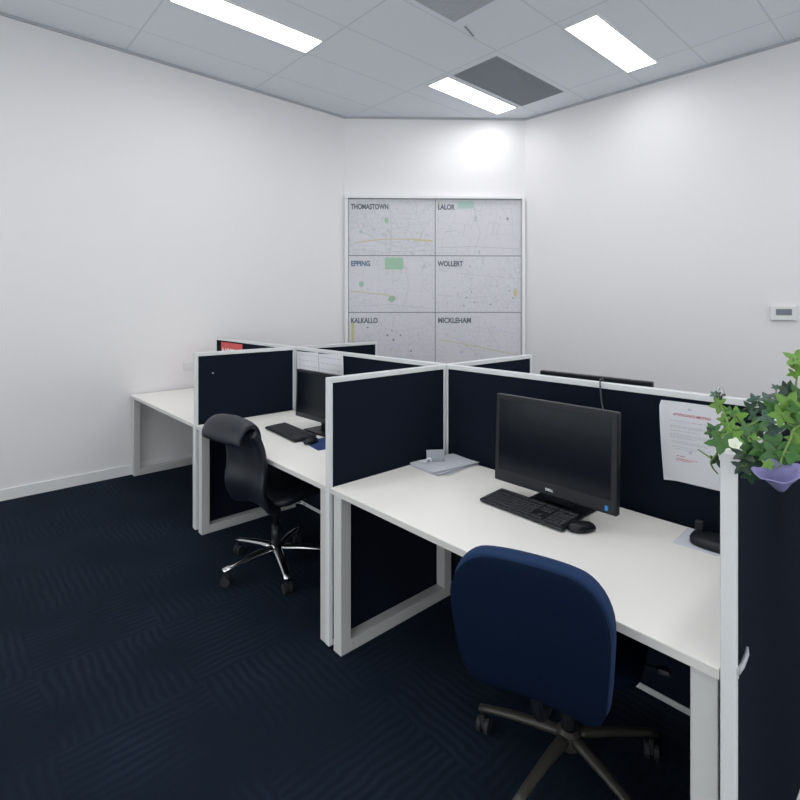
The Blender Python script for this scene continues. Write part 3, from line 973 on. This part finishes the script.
# ------------------------------------------------------------------ chairs
def caster(parent, x, y, a, name='caster'):
    bm = bmesh.new()
    for s in (-1, 1):
        tube(bm, [(s * 0.007, 0, 0.027), (s * 0.022, 0, 0.027)], 0.027, 16)
    bx(bm, -0.006, -0.018, 0.02, 0.006, 0.020, 0.056, bev=0.003)
    tube(bm, [(0, 0.012, 0.045), (0, 0.012, 0.072)], 0.008, 10)
    return obj(name, bm, 'rubber', parent, loc=(x, y, 0), rot=(0, 0, a))
def star_base(t, R, m, phase, droop=0.035, fat=1.0):
    hub = bmesh.new()
    lathe(hub, [(0.036, 0.075), (0.040, 0.085), (0.040, 0.125), (0.028, 0.135)], 20)
    obj('hub', hub, m, t, smooth=False)
    for k in range(5):
        a = phase + 2 * PI * k / 5
        bm = bmesh.new()
        rings = []
        for s in range(9):
            f = s / 8
            r = 0.02 + (R - 0.02) * f
            z = 0.112 - droop * f ** 1.8
            w, hh = (0.021 - 0.007 * f) * fat, (0.015 - 0.006 * f) * fat
            rings.append([Vector((w * math.copysign(abs(math.cos(q)) ** 0.8, math.cos(q)), r, z + hh * math.copysign(abs(math.sin(q)) ** 0.8, math.sin(q)))) for q in [2 * PI * j / 12 for j in range(12)]])
        loft(bm, rings)
        arm = obj('base_arm', bm, m, t, smooth=True, rot=(0, 0, a))
        # caster is carried by the arm
        caster(arm, 0, R - 0.018, 0.6 + 0.9 * k)
def gas_lift(t, top):
    bm = bmesh.new()
    tube(bm, [(0, 0, 0.12), (0, 0, 0.25)], 0.027, 16)
    tube(bm, [(0, 0, 0.25), (0, 0, top)], 0.015, 16)
    obj('gas_lift', bm, 'blackpl', t, smooth=True)

# fabric task chair, origin on the floor under the hub, faces +Y
ch = thing('office_chair', 'navy fabric office chair in the foreground with a rounded back', 'chair', (4.218, 0.265, 0), math.radians(17))
star_base(ch, 0.315, 'bronze', math.radians(20), 0.03)
gas_lift(ch, 0.40)
bm = bmesh.new()
n = 12
path = [(-0.20 + 0.44 * i / n, 0.455 - 0.012 * math.sin(PI * i / n)) for i in range(n + 1)]
wd = [0.235 * (1 - 0.42 * abs(2 * i / n - 1) ** 5) for i in range(n + 1)]
th = [0.036 * (1 - 0.6 * abs(2 * i / n - 1) ** 6) for i in range(n + 1)]
pad(bm, path, wd, th, 3.2)
obj('seat', bm, 'chairback', ch, smooth=True)
bm = bmesh.new(); bx(bm, -0.10, -0.13, 0.385, 0.10, 0.12, 0.415, bev=0.008)
obj('mechanism', bm, 'blackpl', ch)
n = 26
def back_prof(zb, zt, yb, yt, wmax, cr, off=0.0):
    pth, ws, ts = [], [], []
    for i in range(n + 1):
        f = 0.5 - 0.5 * math.cos(PI * i / n)
        z = zb + (zt - zb) * f
        y = yb + (yt - yb) * f - 0.020 * math.sin(PI * f) + off
        dt, db = (zt - z) / cr, (z - zb) / (cr * 0.7)
        w = wmax * (0.86 + 0.14 * math.sin(PI * 0.5 * min(1, f * 1.15)))
        if dt < 1:
            w *= 0.52 + 0.48 * math.sqrt(max(0, 1 - (1 - dt) ** 2.3))
        if db < 1:
            w *= 0.66 + 0.34 * math.sqrt(max(0, 1 - (1 - db) ** 2.3))
        pth.append((y, z)); ws.append(w)
        ts.append(f)
    return pth, ws, ts
pth, ws, fs = back_prof(0.490, 0.890, -0.375, -0.445, 0.212, 0.13)
tk = [0.034 * math.sqrt(max(0.04, 1 - abs(2 * f - 1) ** 8)) for f in fs]
bm = bmesh.new(); pad(bm, [(y + 0.022, z) for y, z in pth], ws, tk, 3.4, 36, bow=0.035)
obj('backrest', bm, 'chairfab', ch, smooth=True)
bm = bmesh.new()
pad(bm, [(y - 0.020, z - 0.012 + 0.012 * (1 - f)) for (y, z), f in zip(pth, fs)], [w - 0.006 for w in ws], [0.013 * math.sqrt(max(0.05, 1 - abs(2 * f - 1) ** 8)) for f in fs], 3.4, 36, bow=0.035)
obj('back_cover', bm, 'chairback', ch, smooth=True)
bm = bmesh.new()
tube(bm, spline([(0, -0.12, 0.40), (0, -0.26, 0.39), (0, -0.355, 0.42), (0, -0.395, 0.52), (0, -0.42, 0.62)], 5), 0.016, 10)
obj('back_bar', bm, 'blackpl', ch, smooth=True)
bm = bmesh.new(); tube(bm, [(0.09, 0.02, 0.40), (0.22, 0.05, 0.395), (0.27, 0.06, 0.39)], 0.006, 8)
lv = obj('lever', bm, 'blackpl', ch, smooth=True)
bm = bmesh.new(); bx(bm, 0.262, 0.044, 0.380, 0.300, 0.076, 0.398, bev=0.006)
obj('lever_knob', bm, 'darkgrey', lv)

# leather chair
lc = thing('office_chair', 'black leather office chair with a rolled headrest and shiny five star base', 'chair', (2.372, 0.185, 0), math.radians(8))
star_base(lc, 0.325, 'chrome', math.radians(28), 0.03, 1.35)
gas_lift(lc, 0.42)
bm = bmesh.new(); bx(bm, -0.11, -0.14, 0.405, 0.11, 0.13, 0.435, bev=0.008)
obj('mechanism', bm, 'blackpl', lc)
bm = bmesh.new()
n = 14
path = [(-0.20 + 0.47 * i / n, 0.475 + 0.02 * math.sin(PI * i / n) - (0.04 * ((i / n - 0.75) / 0.25) ** 2 if i / n > 0.75 else 0)) for i in range(n + 1)]
wd = [0.245 * (1 - 0.30 * abs(2 * i / n - 1) ** 6) for i in range(n + 1)]
th = [0.045 * (1 - 0.5 * abs(2 * i / n - 1) ** 6) for i in range(n + 1)]
pad(bm, path, wd, th, 2.8)
obj('seat', bm, 'leather', lc, smooth=True, loc=(0.05, 0, 0))
# back: bulges towards the sitter low down, rolls over backwards at the top
prof = spline([(0, -0.235, 0.475), (0, -0.300, 0.50), (0, -0.335, 0.58), (0, -0.325, 0.68), (0, -0.335, 0.78), (0, -0.365, 0.86), (0, -0.395, 0.905)], 5)
bp_ = [(p.y + 0.085, p.z) for p in prof]
m_ = len(bp_) - 1
ws = []
for i in range(m_ + 1):
    f = i / m_
    w = 0.180 - 0.015 * f
    if f < 0.2:
        w *= 0.70 + 0.30 * math.sqrt(1 - (1 - f / 0.2) ** 2)
    ws.append(w)
bm = bmesh.new()
pad(bm, bp_, ws, [0.030 * (0.6 + 0.4 * min(1, 6 * i / m_)) for i in range(m_ + 1)], 3.0, 32, bow=0.045)
obj('backrest', bm, 'leather', lc, smooth=True, loc=(0.115, 0, 0))
roll = spline([(0, -0.335, 0.865), (0, -0.360, 0.925), (0, -0.405, 0.955), (0, -0.455, 0.940), (0, -0.490, 0.895), (0, -0.500, 0.850)], 5)
bm = bmesh.new()
rp = [(p.y + 0.075, p.z) for p in roll]
pad(bm, rp, [0.178] * len(rp), [0.018 * math.sqrt(max(0.1, 1 - abs(2 * i / (len(rp) - 1) - 1) ** 6)) for i in range(len(rp))], 5.0, 32, bow=0.02)
obj('headrest', bm, 'leather', lc, smooth=True, loc=(0.070, 0, -0.012))
bm = bmesh.new(); tube(bm, [(0.10, 0.0, 0.42), (0.24, 0.02, 0.42)], 0.005, 8)
lv = obj('lever', bm, 'chrome', lc, smooth=True)

# ------------------------------------------------------------------ potted plant on a tall stand outside the end screen
PX, PY = 5.0, 0.42
t = thing('plant_stand', 'tall slim wooden plant stand outside the end screen, out of the photo', 'stand', (PX, PY, 0))
bm = bmesh.new(); lathe(bm, [(0.125, 0.985), (0.13, 0.99), (0.13, 1.008), (0.125, 1.012)], 32)
obj('top', bm, 'wood', t)
for k in range(3):
    a = 2 * PI * k / 3 + 0.5
    bm = bmesh.new(); tube(bm, [(0.085 * math.cos(a) + 0.03, 0.085 * math.sin(a), 0.0), (0.07 * math.cos(a), 0.07 * math.sin(a), 0.985)], [0.011, 0.015], 10)
    obj('leg', bm, 'wood', t, smooth=True)
t = thing('potted_plant', 'trailing leafy potted plant with a lilac flower spilling over the end screen', 'plant', (PX, PY, 1.0125))
bm = bmesh.new()
lathe(bm, [(0.062, 0), (0.068, 0.01), (0.088, 0.15), (0.094, 0.152), (0.094, 0.175), (0.084, 0.175), (0.082, 0.155), (0.08, 0.15)], 32)
obj('pot', bm, 'pot', t, smooth=False)
bm = bmesh.new(); lathe(bm, [(0.081, 0.149), (0.07, 0.158), (0.01, 0.163)], 24)
obj('soil', bm, 'soil', t)
ORG = Vector((PX, PY, 1.0125))
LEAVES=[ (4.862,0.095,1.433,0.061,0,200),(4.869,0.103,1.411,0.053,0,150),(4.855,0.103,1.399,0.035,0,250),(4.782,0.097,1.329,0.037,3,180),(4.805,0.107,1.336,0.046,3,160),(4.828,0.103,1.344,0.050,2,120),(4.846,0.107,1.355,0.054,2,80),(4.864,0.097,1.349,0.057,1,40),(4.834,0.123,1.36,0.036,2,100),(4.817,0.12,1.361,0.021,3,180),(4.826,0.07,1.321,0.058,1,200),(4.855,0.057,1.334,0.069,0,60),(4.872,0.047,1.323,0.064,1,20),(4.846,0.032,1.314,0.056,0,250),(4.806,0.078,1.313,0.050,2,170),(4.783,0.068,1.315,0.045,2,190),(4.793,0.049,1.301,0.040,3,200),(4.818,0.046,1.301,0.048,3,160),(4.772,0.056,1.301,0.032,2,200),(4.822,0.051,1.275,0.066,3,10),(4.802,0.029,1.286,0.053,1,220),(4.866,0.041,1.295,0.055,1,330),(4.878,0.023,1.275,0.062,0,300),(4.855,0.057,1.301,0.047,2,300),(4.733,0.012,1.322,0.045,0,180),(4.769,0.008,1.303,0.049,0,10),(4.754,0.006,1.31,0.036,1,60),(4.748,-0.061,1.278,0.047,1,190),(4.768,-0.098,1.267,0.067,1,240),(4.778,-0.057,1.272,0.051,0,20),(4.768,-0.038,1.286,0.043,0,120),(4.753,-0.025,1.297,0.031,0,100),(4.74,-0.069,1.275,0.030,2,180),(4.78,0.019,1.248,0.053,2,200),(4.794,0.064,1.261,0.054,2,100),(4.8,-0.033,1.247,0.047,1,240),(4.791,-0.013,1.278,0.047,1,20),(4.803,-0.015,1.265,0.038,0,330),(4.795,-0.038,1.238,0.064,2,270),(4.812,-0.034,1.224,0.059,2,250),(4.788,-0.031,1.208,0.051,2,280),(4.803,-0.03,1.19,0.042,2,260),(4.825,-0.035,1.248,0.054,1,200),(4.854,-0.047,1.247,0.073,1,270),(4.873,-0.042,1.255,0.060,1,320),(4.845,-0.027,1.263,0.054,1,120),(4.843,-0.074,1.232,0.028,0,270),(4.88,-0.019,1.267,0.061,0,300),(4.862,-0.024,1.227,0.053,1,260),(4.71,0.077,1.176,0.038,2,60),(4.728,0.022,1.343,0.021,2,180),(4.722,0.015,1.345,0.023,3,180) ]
STEMS=[ [(4.865, 0.098, 1.319),(4.823, 0.082, 1.31),(4.794, 0.02, 1.288),(4.771, -0.05, 1.278),(4.763, -0.088, 1.27)],[(4.865, 0.098, 1.323),(4.826, 0.115, 1.329),(4.799, 0.1, 1.322),(4.774, 0.073, 1.313)],[(4.874, 0.048, 1.264),(4.859, -0.012, 1.261),(4.826, -0.018, 1.245),(4.8, -0.033, 1.217)],[(4.861, 0.124, 1.341),(4.858, 0.106, 1.394),(4.855, 0.087, 1.433)],[(4.771, -0.05, 1.278),(4.756, -0.022, 1.301),(4.734, 0.014, 1.324)],[(4.772, 0.056, 1.242),(4.752, 0.096, 1.236),(4.722, 0.096, 1.225),(4.704, 0.077, 1.184),(4.686, 0.08, 1.185),(4.669, 0.076, 1.196)],[(4.699, 0.072, 1.172),(4.702, 0.075, 1.158),(4.71, 0.084, 1.144)],[(4.874, 0.048, 1.295),(4.871, -0.029, 1.277),(4.862, -0.053, 1.244),(4.863, -0.067, 1.231)] ]

stem_nodes = []
bm = bmesh.new()
start = Vector((PX, PY, 1.17))
for i, st in enumerate(STEMS):
    pts = [Vector(p) for p in st]
    if i in (0, 1, 2, 3, 7):
        pts = [start, start + (pts[0] - start) * 0.5 + Vector((0, 0, 0.07))] + pts
    if i == 6:
        pts = [Vector((4.704, 0.077, 1.184))] + pts
    sp = spline(pts, 6)
    stem_nodes += sp[3:]
    tube(bm, [p - ORG for p in sp], [0.0032 - 0.0018 * k / len(sp) for k in range(len(sp))], 7)
def leaf(bm, c, size, mi, tilt, rr):
    """five-lobed cupped leaf; its stalk joins the nearest stem"""
    near = min(stem_nodes, key=lambda p: (p - c).length)
    lobes = 5
    base = Vector((0, -0.42, 0))
    N_ = 40
    # direction of the blade follows the stalk, its face turned to the room with variation
    nrm = Vector((0.35 + rr.uniform(-0.5, 0.5), -0.8 + rr.uniform(-0.35, 0.35), 0.55 + rr.uniform(-0.5, 0.4))).normalized()
    a0 = math.radians(tilt)
    ref = Vector((0.67, 0.74, 0))
    ex = (ref - nrm * ref.dot(nrm)).normalized()
    ey = nrm.cross(ex)
    fx = ex * math.cos(a0) + ey * math.sin(a0)
    fy = nrm.cross(fx)
    def pt(r, a):
        x, y = r * math.cos(a), r * math.sin(a)
        cup = 0.16 * (r * r) - 0.05 * abs(math.sin(2.5 * a)) * r
        return c - ORG + (fx * x + fy * y + nrm * (cup - 0.05)) * size
    rings = []
    for q in (0.25, 0.6, 1.0):
        ring = []
        for k in range(N_):
            a = 2 * PI * k / N_
            e = 0.27 + 0.27 * (1 - abs(math.sin(2.5 * a))) ** 0.75 + 0.012 * math.cos(20 * a)
            back = max(0, math.cos(a - PI)) ** 10
            e *= 1 - 0.55 * back
            ring.append(bm.verts.new(pt(e * q, a)))
        rings.append(ring)
    cv = bm.verts.new(pt(0.0, 0))
    for k in range(N_):
        f = bm.faces.new((cv, rings[0][k], rings[0][(k + 1) % N_])); f.material_index = mi
    for a, b in zip(rings, rings[1:]):
        for k in range(N_):
            f = bm.faces.new((a[k], b[k], b[(k + 1) % N_], a[(k + 1) % N_])); f.material_index = mi
    return near
rr = random.Random(11)
lbm = bmesh.new()
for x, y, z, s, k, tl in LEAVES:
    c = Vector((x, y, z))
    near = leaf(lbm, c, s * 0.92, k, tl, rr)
    mid = (near + c) / 2 - Vector((0, 0, 0.006))
    if (near - c).length < 0.13:
        tube(bm, [p - ORG for p in spline([near, mid, c], 4)], 0.0012, 6)
# fuller crown around the pot itself
for k in range(70):
    a = rr.uniform(0, 2 * PI); r = rr.uniform(0.03, 0.17)
    c = Vector((PX + 0.02 + r * math.cos(a), PY + r * math.sin(a), 1.22 + rr.uniform(0, 0.14) - 0.5 * max(0, r - 0.1)))
    if c.x < 4.89:
        continue
    leaf(lbm, c, rr.uniform(0.045, 0.07), rr.choice((0, 1, 1, 2)), rr.uniform(0, 360), rr)
    tube(bm, [p - ORG for p in spline([start, (start + c) / 2 + Vector((0, 0, 0.02)), c], 4)], 0.0016, 6)
obj('stems', bm, 'stem', t, smooth=True)
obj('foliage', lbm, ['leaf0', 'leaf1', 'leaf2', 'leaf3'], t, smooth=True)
# lilac trumpet flower hanging mouth down beside the panel
def trumpet(c, axis, R, L, m, nm, lobes=5):
    bm = bmesh.new()
    ax = Vector(axis).normalized()
    e1 = ax.orthogonal().normalized(); e2 = ax.cross(e1)
    rings = []
    for q, rad, hgt in ((0, .16, 0), (1, .34, .2), (2, .55, .45), (3, .80, .72), (4, 1.0, .90), (5, 1.04, .86)):
        rings.append([Vector(c) - ORG + ax * (hgt * L + (0.10 * L * math.cos(lobes * 2 * PI * k / 40) if q > 3 else 0)) + (e1 * math.cos(2 * PI * k / 40) + e2 * math.sin(2 * PI * k / 40)) * R * rad * (1 + (0.10 * math.cos(lobes * 2 * PI * k / 40) if q > 2 else 0)) for k in range(40)])
    vr = [[bm.verts.new(p) for p in r] for r in rings]
    for a, b in zip(vr, vr[1:]):
        for k in range(40):
            bm.faces.new((a[k], a[(k + 1) % 40], b[(k + 1) % 40], b[k]))
    bm.faces.new(vr[0][::-1])
    return obj(nm, bm, m, t, smooth=True)
trumpet((4.866, -0.078, 1.186), (-0.08, -0.26, 0.88), 0.038, 0.046, 'petal', 'flower', 5)['label'] = 'lilac trumpet flower'
trumpet((4.792, -0.100, 1.262), (0.25, -0.7, 0.55), 0.011, 0.015, 'wpetal', 'small_flower', 5)['label'] = 'small white flower'
